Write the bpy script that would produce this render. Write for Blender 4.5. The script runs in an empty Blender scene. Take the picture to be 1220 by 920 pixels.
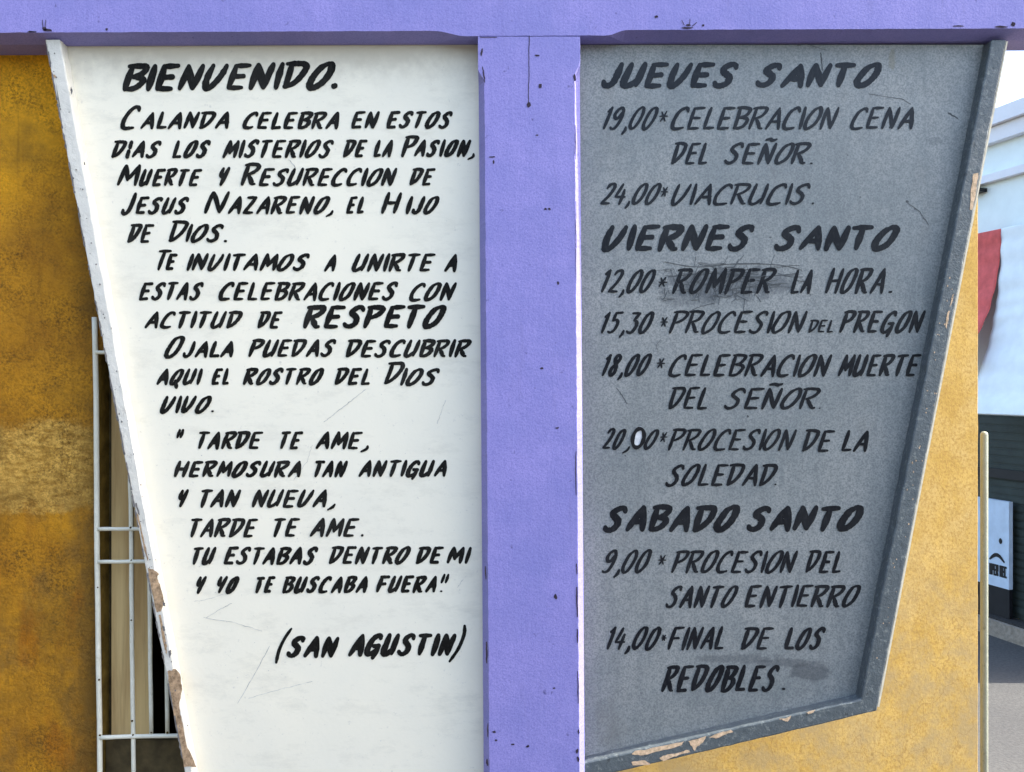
import bpy, bmesh, math, random
from mathutils import Vector, noise
R = math.radians
random.seed(7)
S = bpy.context.scene
COL = S.collection
PI = math.pi

# ------------------------------------------------------------------ camera, sky, sun, exposure
K = 0.00235 / 2.55            # metres per photo pixel and per metre of distance
CZ = 1.60
cd = bpy.data.cameras.new("camera"); cam = bpy.data.objects.new("camera", cd); COL.objects.link(cam)
cam.location = (0, 0, CZ); cam.rotation_euler = (R(90), 0, 0)
cd.sensor_width = 36.0; cd.lens = 36.0 / (1220 * K); cd.clip_start = 0.05; cd.clip_end = 2000
S.camera = cam

SUN_EL, SUN_FRONT = 44.0, 1.2          # elevation; degrees in front of the plane of the boards
az = R(90 + SUN_FRONT)                 # clockwise from +Y
w = bpy.data.worlds.new("World"); S.world = w; w.use_nodes = True
nt = w.node_tree
bg = nt.nodes["Background"]
sky = nt.nodes.new("ShaderNodeTexSky"); sky.sky_type = 'NISHITA'; sky.sun_disc = False
sky.sun_elevation = R(SUN_EL); sky.sun_rotation = az
sky.air_density = 1.0; sky.dust_density = 2.5; sky.ozone_density = 0.6
nt.links.new(sky.outputs[0], bg.inputs[0]); bg.inputs[1].default_value = 0.15
sl = bpy.data.lights.new("sun", 'SUN'); sl.energy = 2.9; sl.angle = R(0.5); sl.color = (1.0, 0.95, 0.86)
sun = bpy.data.objects.new("sun", sl); COL.objects.link(sun)
sd = Vector((math.sin(az) * math.cos(R(SUN_EL)), math.cos(az) * math.cos(R(SUN_EL)), math.sin(R(SUN_EL))))
sun.rotation_euler = sd.to_track_quat('Z', 'Y').to_euler(); sun.location = (6, -3, 8)
vs = S.view_settings
vs.view_transform = 'Standard'; vs.look = 'None'; vs.gamma = 1.0; vs.use_curve_mapping = False
vs.exposure = 2.2
S.cycles.use_denoising = True
S.cycles.max_bounces = 8

# ------------------------------------------------------------------ helpers
def P(u, v, y):
    return Vector(((u - 610) * K * y, y, CZ - (v - 460) * K * y))

def tag(o, label=None, cat=None, group=None, kind=None):
    if label: o['label'] = label
    if cat: o['category'] = cat
    if group: o['group'] = group
    if kind: o['kind'] = kind
    return o

def empty(name, loc, label, cat, group=None):
    o = bpy.data.objects.new(name, None); COL.objects.link(o); o.location = loc
    o.empty_display_size = 0.1
    return tag(o, label, cat, group)

def link(name, bm, mats, parent=None, smooth=False):
    me = bpy.data.meshes.new(name)
    bmesh.ops.remove_doubles(bm, verts=bm.verts, dist=1e-7)
    bm.to_mesh(me); bm.free()
    for m in (mats if isinstance(mats, (list, tuple)) else [mats]): me.materials.append(m)
    if smooth:
        for p in me.polygons: p.use_smooth = True
    o = bpy.data.objects.new(name, me); COL.objects.link(o)
    if parent:
        o.parent = parent
        o.matrix_parent_inverse = parent_inv(parent)
    return o

def parent_inv(p):
    from mathutils import Matrix
    return Matrix.Translation(-Vector(p.location)) if p.type == 'EMPTY' else Matrix.Identity(4)

def add_box(bm, x0, x1, y0, y1, z0, z1, mi=0):
    v = [bm.verts.new(c) for c in ((x0,y0,z0),(x1,y0,z0),(x1,y1,z0),(x0,y1,z0),(x0,y0,z1),(x1,y0,z1),(x1,y1,z1),(x0,y1,z1))]
    for f in ((0,1,5,4),(1,2,6,5),(2,3,7,6),(3,0,4,7),(4,5,6,7),(3,2,1,0)):
        bm.faces.new([v[i] for i in f]).material_index = mi

def add_prism(bm, xz, y0, y1, mi=0):
    """outline (x, z) counter-clockwise seen from -y, extruded from y0 to y1"""
    a = [bm.verts.new((x, y0, z)) for x, z in xz]; b = [bm.verts.new((x, y1, z)) for x, z in xz]
    n = len(xz)
    bm.faces.new(a).material_index = mi; bm.faces.new(b[::-1]).material_index = mi
    for i in range(n):
        j = (i + 1) % n
        bm.faces.new((a[j], a[i], b[i], b[j])).material_index = mi
    bmesh.ops.recalc_face_normals(bm, faces=bm.faces)

def add_loft(bm, sections, mi=0):
    rings = [[bm.verts.new(p) for p in s] for s in sections]
    n = len(rings[0])
    for a, b in zip(rings, rings[1:]):
        for i in range(n):
            j = (i + 1) % n
            bm.faces.new((a[i], a[j], b[j], b[i])).material_index = mi
    bm.faces.new(rings[0][::-1]).material_index = mi; bm.faces.new(rings[-1]).material_index = mi
    bmesh.ops.recalc_face_normals(bm, faces=bm.faces)

def add_tube(bm, pts, r, n=10, mi=0):
    secs = []
    for i, p in enumerate(pts):
        p = Vector(p)
        t = (Vector(pts[min(i+1, len(pts)-1)]) - Vector(pts[max(i-1, 0)])).normalized()
        s = t.cross(Vector((0, 1, 0)));
        if s.length < 1e-3: s = t.cross(Vector((1, 0, 0)))
        s.normalize(); q = t.cross(s)
        rr = r[i] if isinstance(r, (list, tuple)) else r
        secs.append([p + (s * math.cos(a) + q * math.sin(a)) * rr for a in (2*PI*k/n for k in range(n))])
    add_loft(bm, secs, mi)

# ------------------------------------------------------------------ materials
class NT:
    def __init__(s, name):
        s.m = bpy.data.materials.new(name); s.m.use_nodes = True
        s.t = s.m.node_tree; s.b = s.t.nodes["Principled BSDF"]
        s.tc = s.t.nodes.new("ShaderNodeTexCoord")
    def n(s, k, **kw):
        o = s.t.nodes.new(k)
        for a, b in kw.items(): setattr(o, a, b)
        return o
    def l(s, a, b): s.t.links.new(a, b)
    def mapped(s, scale=(1,1,1), loc=(0,0,0)):
        m = s.n("ShaderNodeMapping"); m.inputs['Scale'].default_value = scale; m.inputs['Location'].default_value = loc
        s.l(s.tc.outputs['Object'], m.inputs['Vector']); return m.outputs[0]
    def noise(s, sc, det=4, rough=0.55, scale=(1,1,1), dist=0.0, loc=(0,0,0)):
        o = s.n("ShaderNodeTexNoise"); o.inputs['Scale'].default_value = sc; o.inputs['Detail'].default_value = det
        o.inputs['Roughness'].default_value = rough; o.inputs['Distortion'].default_value = dist
        s.l(s.mapped(scale, loc), o.inputs['Vector']); return o.outputs['Fac']
    def ramp(s, fac, stops):
        o = s.n("ShaderNodeValToRGB"); e = o.color_ramp.elements
        while len(e) < len(stops): e.new(0.5)
        for q, (p, c) in zip(e, stops):
            q.position = p; q.color = (c, c, c, 1) if isinstance(c, (int, float)) else (*c, 1)
        s.l(fac, o.inputs[0]); return o.outputs[0]
    def mix(s, fac, a, b, mode='MIX'):
        o = s.n("ShaderNodeMix", data_type='RGBA', blend_type=mode)
        for i, x in ((0, fac), (6, a), (7, b)):
            if isinstance(x, (int, float)): o.inputs[i].default_value = x
            elif isinstance(x, tuple): o.inputs[i].default_value = (*x, 1)
            else: s.l(x, o.inputs[i])
        return o.outputs[2]
    def math(s, op, a, b=0.0, c=None, clamp=False):
        o = s.n("ShaderNodeMath", operation=op, use_clamp=clamp)
        for i, x in enumerate((a, b, c)):
            if x is None: continue
            if isinstance(x, (int, float)): o.inputs[i].default_value = x
            else: s.l(x, o.inputs[i])
        return o.outputs[0]
    def sep(s):
        o = s.n("ShaderNodeSeparateXYZ"); s.l(s.tc.outputs['Object'], o.inputs[0]); return o.outputs
    def smooth(s, x, a, b):
        o = s.n("ShaderNodeMapRange", interpolation_type='SMOOTHSTEP'); s.l(x, o.inputs[0])
        o.inputs[1].default_value = a; o.inputs[2].default_value = b; return o.outputs[0]
    def blob(s, cx, cz, rx, rz, wob=0.5, sc=14):
        """0..1 mask of a stain of ragged outline round a point of the surface"""
        X = s.sep()
        a = s.math('DIVIDE', s.math('SUBTRACT', X[0], cx), rx); b = s.math('DIVIDE', s.math('SUBTRACT', X[2], cz), rz)
        d = s.math('SQRT', s.math('ADD', s.math('MULTIPLY', a, a), s.math('MULTIPLY', b, b)))
        d = s.math('ADD', d, s.math('MULTIPLY', s.math('SUBTRACT', s.noise(sc, 4), 0.5), wob * 2))
        return s.smooth(d, 1.05, 0.6)
    def bump(s, h, strength, dist=0.01):
        o = s.n("ShaderNodeBump"); o.inputs['Strength'].default_value = strength; o.inputs['Distance'].default_value = dist
        s.l(h, o.inputs['Height']); s.l(o.outputs[0], s.b.inputs['Normal'])
    def out(s, col, rough=0.7, spec=0.5):
        if isinstance(col, tuple): s.b.inputs['Base Color'].default_value = (*col, 1)
        else: s.l(col, s.b.inputs['Base Color'])
        if isinstance(rough, (int, float)): s.b.inputs['Roughness'].default_value = rough
        else: s.l(rough, s.b.inputs['Roughness'])
        s.b.inputs['Specular IOR Level'].default_value = spec
        return s.m

def simple(name, c, rough=0.7, spec=0.5, var=0.12, sc=30, bump=0.1):
    g = NT(name)
    f = g.noise(sc, 5)
    col = g.mix(g.ramp(f, [(0.3, 0.0), (0.7, 1.0)]), tuple(x * (1 - var) for x in c), tuple(min(1, x * (1 + var)) for x in c))
    if bump: g.bump(g.noise(sc * 6, 3), bump, 0.004)
    return g.out(col, rough, spec)

def m_lilac():
    g = NT("lilac_paint")
    a = (0.265, 0.238, 0.54); b = (0.222, 0.215, 0.50); c = (0.305, 0.268, 0.59)
    col = g.mix(g.ramp(g.noise(3.2, 5, 0.6), [(0.35, 0.0), (0.65, 1.0)]), b, a)
    col = g.mix(g.ramp(g.noise(7, 6, 0.65, loc=(3, 0, 1)), [(0.48, 0.0), (0.72, 0.8)]), col, c)
    col = g.mix(g.ramp(g.noise(260, 2), [(0.36, 0.55), (0.56, 0.0)]), col, (0.165, 0.155, 0.43))     # speckle of the roller
    col = g.mix(g.ramp(g.noise(45, 3, 0.5), [(0.22, 0.9), (0.29, 0.0)]), col, (0.10, 0.09, 0.24))    # small knocks
    col = g.mix(g.ramp(g.noise(9, 8, 0.8, scale=(1, 1, 0.35)), [(0.62, 0.0), (0.78, 0.4)]), col, (0.18, 0.17, 0.42))
    col = g.mix(g.ramp(g.noise(120, 4, 0.6, scale=(1, 1, 0.05)), [(0.50, 0.0), (0.72, 0.14)]), col, (0.34, 0.31, 0.62))   # brush marks
    col = g.mix(g.ramp(g.noise(26, 7, 0.75, scale=(1, 1, 0.12), loc=(5, 0, 5)), [(0.58, 0.0), (0.75, 0.35)]), col, (0.15, 0.13, 0.30))  # run-off
    h = g.math('ADD', g.math('ADD', g.noise(150, 4, 0.6), g.math('MULTIPLY', g.noise(18, 3), 1.5)), g.math('MULTIPLY', g.noise(140, 3, scale=(1, 1, 0.04)), 0.35))
    g.bump(h, 0.16, 0.003)
    return g.out(col, 0.62, 0.35)

def m_white_board():
    g = NT("white_board_paint")
    col = g.mix(g.ramp(g.noise(2.3, 6, 0.6), [(0.35, 0.0), (0.68, 1.0)]), (0.90, 0.835, 0.66), (0.82, 0.775, 0.63))
    col = g.mix(g.ramp(g.noise(14, 8, 0.75, scale=(0.5, 1, 1.3)), [(0.51, 0.0), (0.78, 0.65)]), col, (0.62, 0.58, 0.46))
    col = g.mix(g.ramp(g.noise(70, 4, 0.7), [(0.25, 0.55), (0.36, 0.0)]), col, (0.52, 0.49, 0.42))
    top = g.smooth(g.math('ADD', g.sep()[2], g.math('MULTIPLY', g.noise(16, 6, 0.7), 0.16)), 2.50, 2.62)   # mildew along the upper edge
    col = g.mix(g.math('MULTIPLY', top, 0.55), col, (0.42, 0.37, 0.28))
    g.bump(g.math('ADD', g.noise(90, 4), g.math('MULTIPLY', g.noise(8, 2), 2.0)), 0.10, 0.003)
    return g.out(col, 0.6, 0.3)

GX0 = 0.0
def m_grey_board():
    g = NT("grey_board_paint")
    a = (0.185, 0.208, 0.204); b = (0.315, 0.320, 0.298)
    col = g.mix(g.ramp(g.noise(1.9, 7, 0.68, dist=0.6), [(0.33, 0.0), (0.66, 1.0)]), a, b)
    col = g.mix(g.ramp(g.noise(30, 6, 0.7, scale=(1, 1, 0.10)), [(0.50, 0.0), (0.75, 0.5)]), col, (0.14, 0.157, 0.157))   # streaks run down
    col = g.mix(g.ramp(g.noise(24, 6, 0.7, scale=(1, 1, 0.14), loc=(3, 0, 8)), [(0.53, 0.0), (0.76, 0.45)]), col, (0.37, 0.37, 0.34))
    col = g.mix(g.ramp(g.noise(240, 3, 0.6), [(0.38, 0.7), (0.58, 0.0)]), col, (0.115, 0.13, 0.135))
    col = g.mix(g.ramp(g.noise(60, 5, 0.7), [(0.54, 0.0), (0.74, 0.28)]), col, (0.37, 0.37, 0.35))
    col = g.mix(g.ramp(g.noise(6, 8, 0.75, scale=(1, 1, 0.5)), [(0.56, 0.0), (0.76, 0.5)]), col, (0.165, 0.16, 0.145))
    for u, v, ru, rv, f, sc in ((868, 338, 92, 24, 0.55, 30), (966, 801, 27, 11, 0.6, 22), (940, 790, 52, 5, 0.5, 26), (880, 785, 60, 6, 0.4, 30), (1063, 72, 5, 14, 0.5, 60), (1112, 168, 14, 5, 0.3, 60), (822, 355, 40, 12, 0.35, 40)):
        p = P(u, v, 2.535)
        c = (0.16, 0.14, 0.08) if u == 1063 else (0.055, 0.062, 0.07)
        col = g.mix(g.math('MULTIPLY', g.blob(p.x, p.z, ru * K * 2.535, rv * K * 2.535, 0.85, sc), f), col, c)
    g.bump(g.math('ADD', g.noise(140, 3), g.math('MULTIPLY', g.noise(12, 2), 1.2)), 0.10, 0.003)
    return g.out(col, g.ramp(g.noise(20, 4), [(0.3, 0.34), (0.7, 0.5)]), 0.5)

def m_rim(name, base, dark, amount, rough=0.6, pale=None):
    g = NT(name)
    col = g.mix(g.ramp(g.noise(20, 7, 0.7), [(0.35, 0.0), (0.7, 1.0)]), base, tuple(x * 0.84 for x in base))
    col = g.mix(g.ramp(g.noise(55, 6, 0.7, scale=(1, 1, 0.6)), [(0.60, 0.0), (0.70, amount)]), col, dark)
    if pale: col = g.mix(g.ramp(g.noise(70, 7, 0.75, loc=(2, 0, 9)), [(0.54, 0.0), (0.64, 0.7)]), col, pale)
    g.bump(g.math('ADD', g.noise(120, 4, 0.7), g.math('MULTIPLY', g.noise(25, 3), 1.5)), 0.4, 0.004)
    return g.out(col, rough, 0.4)

def m_ochre_old():
    g = NT("old_ochre_render")
    X = g.sep()
    lo, mid, hi = (0.36, 0.15, 0.010), (0.58, 0.26, 0.014), (0.88, 0.41, 0.014)
    col = g.mix(g.ramp(g.noise(4.5, 7, 0.65), [(0.36, 0.0), (0.66, 1.0)]), lo, mid)
    topm = g.smooth(g.math('ADD', X[2], g.math('MULTIPLY', g.noise(5, 6, 0.7), 0.7)), 2.3, 2.75)
    col = g.mix(g.math('MULTIPLY', topm, 0.85), col, hi)
    # repainted lighter band, ragged edges
    zz = g.math('ADD', X[2], g.math('MULTIPLY', g.math('SUBTRACT', g.noise(6, 6, 0.65), 0.5), 0.22))
    band = g.math('MULTIPLY', g.smooth(zz, 1.24, 1.27), g.smooth(zz, 1.52, 1.47))
    pat = g.mix(g.ramp(g.noise(38, 6, 0.75, scale=(0.6, 1, 1.6)), [(0.40, 0.0), (0.58, 1.0)]), (0.42, 0.22, 0.035), (0.80, 0.47, 0.10))
    col = g.mix(g.math('MULTIPLY', band, 0.85), col, pat)
    # grey brown smears under it
    low = g.smooth(X[2], 1.34, 1.2)
    sm = g.ramp(g.noise(6.5, 6, 0.65, scale=(1.2, 1, 0.7), loc=(2, 0, 5)), [(0.47, 0.0), (0.60, 0.9)])
    col = g.mix(g.math('MULTIPLY', g.math('ADD', g.math('MULTIPLY', low, 0.5), 0.12), sm), col, (0.15, 0.09, 0.028))
    org = g.ramp(g.noise(7, 5, 0.6, scale=(1.4, 1, 0.6), loc=(9, 0, 2)), [(0.55, 0.0), (0.68, 0.8)])
    col = g.mix(g.math('MULTIPLY', low, org), col, (0.40, 0.135, 0.006))
    # damp streak beside the opening
    p0 = P(98, 460, 2.6)
    st = g.math('MULTIPLY', g.smooth(g.math('ADD', X[0], g.math('MULTIPLY', g.noise(7, 5, scale=(1, 1, 0.3)), 0.10)), p0.x + 0.0, p0.x + 0.075), g.ramp(g.noise(5, 4, scale=(0.2, 1, 1)), [(0.36, 0.2), (0.6, 0.85)]))
    col = g.mix(st, col, (0.115, 0.06, 0.012))
    gr_ = g.ramp(g.noise(150, 4, 0.7), [(0.36, 0.85), (0.58, 0.0)])
    col = g.mix(g.math('MULTIPLY', gr_, g.ramp(g.noise(9, 5, 0.65, loc=(4, 0, 7)), [(0.35, 0.15), (0.65, 1.0)])), col, (0.085, 0.042, 0.008))
    col = g.mix(g.ramp(g.noise(3.2, 6, 0.7, loc=(7, 0, 3)), [(0.50, 0.0), (0.66, 0.5)]), col, (0.14, 0.075, 0.014))
    cr = g.n("ShaderNodeTexVoronoi", feature='DISTANCE_TO_EDGE'); cr.inputs['Scale'].default_value = 3.1
    nz = g.n("ShaderNodeTexNoise"); nz.inputs['Scale'].default_value = 8; nz.inputs['Detail'].default_value = 6; g.l(g.tc.outputs['Object'], nz.inputs['Vector'])
    vm = g.n("ShaderNodeVectorMath", operation='MULTIPLY_ADD'); g.l(nz.outputs['Color'], vm.inputs[0]); vm.inputs[1].default_value = (0.35,)*3
    g.l(g.tc.outputs['Object'], vm.inputs[2]); g.l(vm.outputs[0], cr.inputs['Vector'])
    crack = g.smooth(cr.outputs['Distance'], 0.010, 0.0)
    col = g.mix(g.math('MULTIPLY', crack, 0.3), col, (0.05, 0.025, 0.006))
    col = g.mix(g.ramp(g.noise(30, 6, 0.7, scale=(1, 1, 0.10), loc=(1, 0, 4)), [(0.55, 0.0), (0.72, 0.5)]), col, (0.13, 0.06, 0.01))
    h = g.math('ADD', g.math('MULTIPLY', g.noise(75, 5, 0.7), 1.0), g.math('MULTIPLY', g.noise(14, 4, 0.6), 1.6))
    h = g.math('ADD', h, g.math('MULTIPLY', g.noise(30, 5, 0.65, dist=0.8), 1.0))
    g.bump(h, 0.6, 0.006)
    return g.out(col, 0.85, 0.2)

def m_ochre_new():
    g = NT("bright_ochre_render")
    X = g.sep()
    col = g.mix(g.ramp(g.noise(9, 7, 0.65), [(0.36, 0.0), (0.66, 1.0)]), (0.335, 0.213, 0.050), (0.42, 0.282, 0.078))
    col = g.mix(g.ramp(g.noise(5, 7, 0.7, loc=(6, 0, 2)), [(0.45, 0.0), (0.65, 0.6)]), col, (0.40, 0.295, 0.125))
    col = g.mix(g.ramp(g.noise(120, 3, 0.6), [(0.36, 0.7), (0.56, 0.0)]), col, (0.25, 0.15, 0.04))
    low = g.smooth(g.math('ADD', X[2], g.math('MULTIPLY', g.noise(7, 6, 0.7), 0.5)), 1.45, 0.95)
    col = g.mix(g.math('MULTIPLY', low, g.ramp(g.noise(12, 7, 0.7), [(0.40, 0.0), (0.62, 0.85)])), col, (0.27, 0.20, 0.095))
    cr = g.n("ShaderNodeTexVoronoi", feature='DISTANCE_TO_EDGE'); cr.inputs['Scale'].default_value = 4.2
    mp = g.n("ShaderNodeMapping"); g.l(g.tc.outputs['Object'], mp.inputs[0])
    nz = g.n("ShaderNodeTexNoise"); nz.inputs['Scale'].default_value = 9; g.l(g.tc.outputs['Object'], nz.inputs['Vector'])
    vm = g.n("ShaderNodeVectorMath", operation='MULTIPLY_ADD'); g.l(nz.outputs['Color'], vm.inputs[0]); vm.inputs[1].default_value = (0.25,)*3
    g.l(mp.outputs[0], vm.inputs[2]); g.l(vm.outputs[0], cr.inputs['Vector'])
    crack = g.math('MULTIPLY', g.smooth(cr.outputs['Distance'], 0.012, 0.0), low)
    col = g.mix(g.math('MULTIPLY', crack, 0.5), col, (0.2, 0.12, 0.04))
    g.bump(g.math('ADD', g.noise(85, 5, 0.7), g.math('MULTIPLY', g.noise(16, 3), 0.7)), 0.25, 0.004)
    return g.out(col, 0.85, 0.2)

def m_wood_tan():
    g = NT("tan_timber")
    col = g.mix(g.ramp(g.noise(16, 6, 0.6, scale=(1, 1, 0.06)), [(0.35, 0.0), (0.66, 1.0)]), (0.46, 0.29, 0.115), (0.70, 0.50, 0.22))
    col = g.mix(g.ramp(g.noise(60, 4, 0.6, scale=(1, 1, 0.05)), [(0.52, 0.0), (0.7, 0.5)]), col, (0.34, 0.20, 0.08))
    g.bump(g.noise(70, 4, scale=(1, 1, 0.05)), 0.2, 0.003)
    return g.out(col, 0.75, 0.2)

def m_ground(name, a, b, sc, bump=0.4):
    g = NT(name)
    col = g.mix(g.ramp(g.noise(1.3, 6, 0.6), [(0.35, 0.0), (0.68, 1.0)]), a, b)
    col = g.mix(g.ramp(g.noise(sc, 3, 0.7), [(0.35, 0.6), (0.6, 0.0)]), col, tuple(x * 0.55 for x in a))
    g.bump(g.noise(sc, 4, 0.7), bump, 0.006)
    return g.out(col, 0.9, 0.2)

LILAC = m_lilac()
WHITE = m_white_board()
GREY = m_grey_board()
def m_ink(name, c, c2, rough, spec):
    g = NT(name)
    col = g.mix(g.ramp(g.noise(150, 4, 0.7, scale=(1, 1, 0.35)), [(0.50, 0.0), (0.74, 0.85)]), c, c2)
    col = g.mix(g.ramp(g.noise(7, 4, 0.6), [(0.42, 0.0), (0.7, 0.45)]), col, c2)
    g.bump(g.noise(160, 3), 0.1, 0.001)
    return g.out(col, rough, spec)
INK = m_ink("black_sign_ink", (0.007, 0.0065, 0.005), (0.034, 0.032, 0.027), 0.6, 0.10)
INK_G = m_ink("glossy_sign_ink", (0.007, 0.008, 0.011), (0.030, 0.032, 0.034), 0.3, 0.2)
INK_SOLID = simple("fresh_black_ink", (0.006, 0.006, 0.007), 0.55, 0.25, 0.2, 60, 0)
WRIM = m_rim("white_rim_paint", (0.72, 0.69, 0.60), (0.40, 0.37, 0.32), 0.7)
GRIM = m_rim("grey_rim_paint", (0.098, 0.116, 0.122), (0.035, 0.038, 0.038), 0.8, 0.42, (0.25, 0.27, 0.25))
BARE = simple("bare_chipboard", (0.40, 0.27, 0.16), 0.9, 0.1, 0.5, 90, 0.3)
GDIRT = simple("grey_dirt", (0.17, 0.16, 0.15), 0.9, 0.1, 0.4, 90, 0)
SUNEDGE = simple("painted_sunlit_edge", (0.74, 0.66, 0.50), 0.8, 0.2, 0.15, 60, 0.1)
BARE_L = simple("bare_pale_wood", (0.62, 0.44, 0.28), 0.9, 0.1, 0.3, 120, 0.3)
DIRT = simple("dark_dirt", (0.045, 0.035, 0.05), 0.9, 0.1, 0.3, 80, 0)
SCRATCH = simple("pencil_grey", (0.54, 0.52, 0.46), 0.8, 0.1, 0.3, 80, 0)
SCRATCH_D = simple("dark_scratch", (0.09, 0.097, 0.10), 0.8, 0.1, 0.3, 80, 0)
STICK = simple("white_patch_paint", (0.62, 0.63, 0.62), 0.6, 0.3, 0.2, 60, 0)
OCHRE1 = m_ochre_old()
OCHRE2 = m_ochre_new()
BARW = m_rim("cream_bar_paint", (0.84, 0.80, 0.64), (0.40, 0.32, 0.14), 0.4, 0.5)
TAN = m_wood_tan()
DARKW = simple("dark_brown_timber", (0.085, 0.062, 0.028), 0.8, 0.2, 0.4, 25, 0.2)
JAMB = simple("dirty_jamb_render", (0.16, 0.10, 0.02), 0.9, 0.1, 0.4, 25, 0.3)
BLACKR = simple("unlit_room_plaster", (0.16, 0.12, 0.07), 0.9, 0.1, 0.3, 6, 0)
PIPE = m_rim("pale_galvanised", (0.27, 0.28, 0.21), (0.12, 0.13, 0.09), 0.8, 0.5)
PALE = simple("pale_facade_render", (0.80, 0.88, 0.86), 0.8, 0.2, 0.04, 10, 0.1)
LEDGE = simple("pale_ledge", (0.80, 0.80, 0.82), 0.8, 0.2, 0.04, 10, 0.1)
CANV_R = simple("red_canvas", (0.62, 0.12, 0.11), 0.8, 0.2, 0.15, 20, 0.1)
CANV_W = simple("pale_canvas", (0.80, 0.86, 0.86), 0.8, 0.2, 0.05, 14, 0.0)
SHOPD = simple("dark_green_shutter", (0.030, 0.042, 0.038), 0.6, 0.3, 0.2, 14, 0.1)
BLACKP = simple("black_paint", (0.012, 0.012, 0.014), 0.5, 0.3, 0.2, 14, 0)
NOTICE = simple("pale_blue_panel_paint", (0.55, 0.66, 0.78), 0.6, 0.3, 0.10, 12, 0)
ASPH = m_ground("asphalt", (0.078, 0.076, 0.073), (0.10, 0.097, 0.09), 60)
PAVE = m_ground("pavement_concrete", (0.040, 0.038, 0.036), (0.055, 0.052, 0.048), 45)
KERBM = m_ground("kerb_stone", (0.30, 0.25, 0.19), (0.36, 0.31, 0.25), 40)

def ss_(t):
    t = min(1, max(0, t)); return t * t * (3 - 2 * t)
SKYBLOCK = m_ground('sky_blocker_earth', (0.055, 0.06, 0.035), (0.09, 0.08, 0.05), 4)

# ------------------------------------------------------------------ ground, road, pavements
bm = bmesh.new()
v = [bm.verts.new(c) for c in ((-400,-400,0),(400,-400,0),(400,400,0),(-400,400,0))]; bm.faces.new(v)
tag(link("road", bm, ASPH), kind="structure")

bm = bmesh.new(); gx = []  # unseen ridges added behind the camera and at left to block low sky light
for i in range(81):
    x = -120 + 3 * i; row = []
    for k in range(13):
        y = -9 - 4.0 * k
        h = 5.2 * ss_(k / 2.0) + 1.2 * noise.noise(Vector((x * .06, y * .06, 3))) * ss_(k / 2) + 0.5 * noise.noise(Vector((x * .3, y * .3, 1))) * ss_(k / 2) + .25 * k
        row.append(bm.verts.new((x, y + 0.6 * noise.noise(Vector((x * .2, k, 0))), h if k else -0.02)))
    gx.append(row)
for i in range(80):
    for k in range(12): bm.faces.new((gx[i][k], gx[i+1][k], gx[i+1][k+1], gx[i][k+1]))
gx = []
for i in range(30):
    y = 2.2 - 2.0 * i; row = []
    for k in range(9):
        x = -6.6 - 2.2 * k
        h = 7.5 * ss_(k / 2.0) + 1.0 * noise.noise(Vector((x * .1, y * .1, 8))) * ss_(k / 2) + 0.4 * noise.noise(Vector((x * .4, y * .4, 1))) * ss_(k / 2)
        row.append(bm.verts.new((x + 0.5 * noise.noise(Vector((k, y * .3, 0))), y, h if k else -0.02)))
    gx.append(row)
for i in range(29):
    for k in range(8): bm.faces.new((gx[i][k], gx[i][k+1], gx[i+1][k+1], gx[i+1][k]))
tag(link("sky_blocking_ridges", bm, SKYBLOCK, smooth=True), kind="structure")

# the facade across the side street: base line through FP along FD (towards the viewer)
FP = Vector((580 * K * 6.0, 6.0, 0)); FD = Vector((0.25, -0.968, 0)).normalized(); FN = Vector((-FD.y, FD.x, 0)) * -1.0
if FN.x > 0: FN = -FN          # outward, towards the street (-x)
def F(t, n, z): return FP + FD * t + FN * n + Vector((0, 0, z))
def fbox(bm, t0, t1, n0, n1, z0, z1, mi=0):
    c = [F(t, n, z) for t, n, z in ((t0,n0,z0),(t1,n0,z0),(t1,n1,z0),(t0,n1,z0),(t0,n0,z1),(t1,n0,z1),(t1,n1,z1),(t0,n1,z1))]
    vv = [bm.verts.new(p) for p in c]
    fs = [bm.faces.new([vv[i] for i in f]) for f in ((0,1,5,4),(1,2,6,5),(2,3,7,6),(3,0,4,7),(4,5,6,7),(3,2,1,0))]
    for f in fs: f.material_index = mi
    bmesh.ops.recalc_face_normals(bm, faces=fs)

bm = bmesh.new()
fbox(bm, -9, 1.3, 0.02, 0.14, 0.0, 0.11)
tag(link("pavement", bm, PAVE), kind="structure")
bm = bmesh.new()
fbox(bm, -9, 1.3, 0.142, 0.17, 0.0, 0.10)
tag(link("kerb", bm, KERBM), kind="structure")
bm = bmesh.new()
add_box(bm, -6, 1.42, -1.2, 2.598, 0.0, 0.12)
tag(link("pavement", bm, PAVE), kind="structure")

# ------------------------------------------------------------------ the lilac cross frame (beam + post, stopped chamfers)
YF, YBK, YB, YR = 2.474, 2.600, 2.535, 2.495      # front of frame, back of frame, boards, front of rims
ZB = CZ + 417 * K * YF                            # underside of the beam at x = 0
def zb(x): return ZB + 0.0042 * x
frame = empty("painted_frame", (0, 2.54, 0), "lilac painted frame of one post and a cross beam between the two lettered boards", "frame")
def ss(a, b, x):
    t = min(1, max(0, (x - a) / (b - a))); return t * t * (3 - 2 * t)
bm = bmesh.new()
secs = []
x0, x1 = (-60 - 610) * K * YF, (1290 - 610) * K * YF
N = 260
for i in range(N + 1):
    x = x0 + (x1 - x0) * i / N
    u = x / (K * YF) + 610
    c = 0.0005 + 0.0145 * max(ss(552, 518, u) if u < 620 else 0, ss(722, 748, u) if u > 620 else 0)
    z = zb(x)
    j = 0.0011 * noise.noise(Vector((x * 22, 3.1, 0))) + 0.0006 * noise.noise(Vector((x * 75, 8.1, 0)))
    secs.append([(x, YBK, z), (x, YF + c * 3.2, z + j * 0.5), (x, YF + 0.0003 * noise.noise(Vector((x*9, 0, 1))), z + c + j), (x, YF, z + 0.12), (x, YF, z + 0.26), (x, YBK, z + 0.26)])
add_loft(bm, secs)
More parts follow.
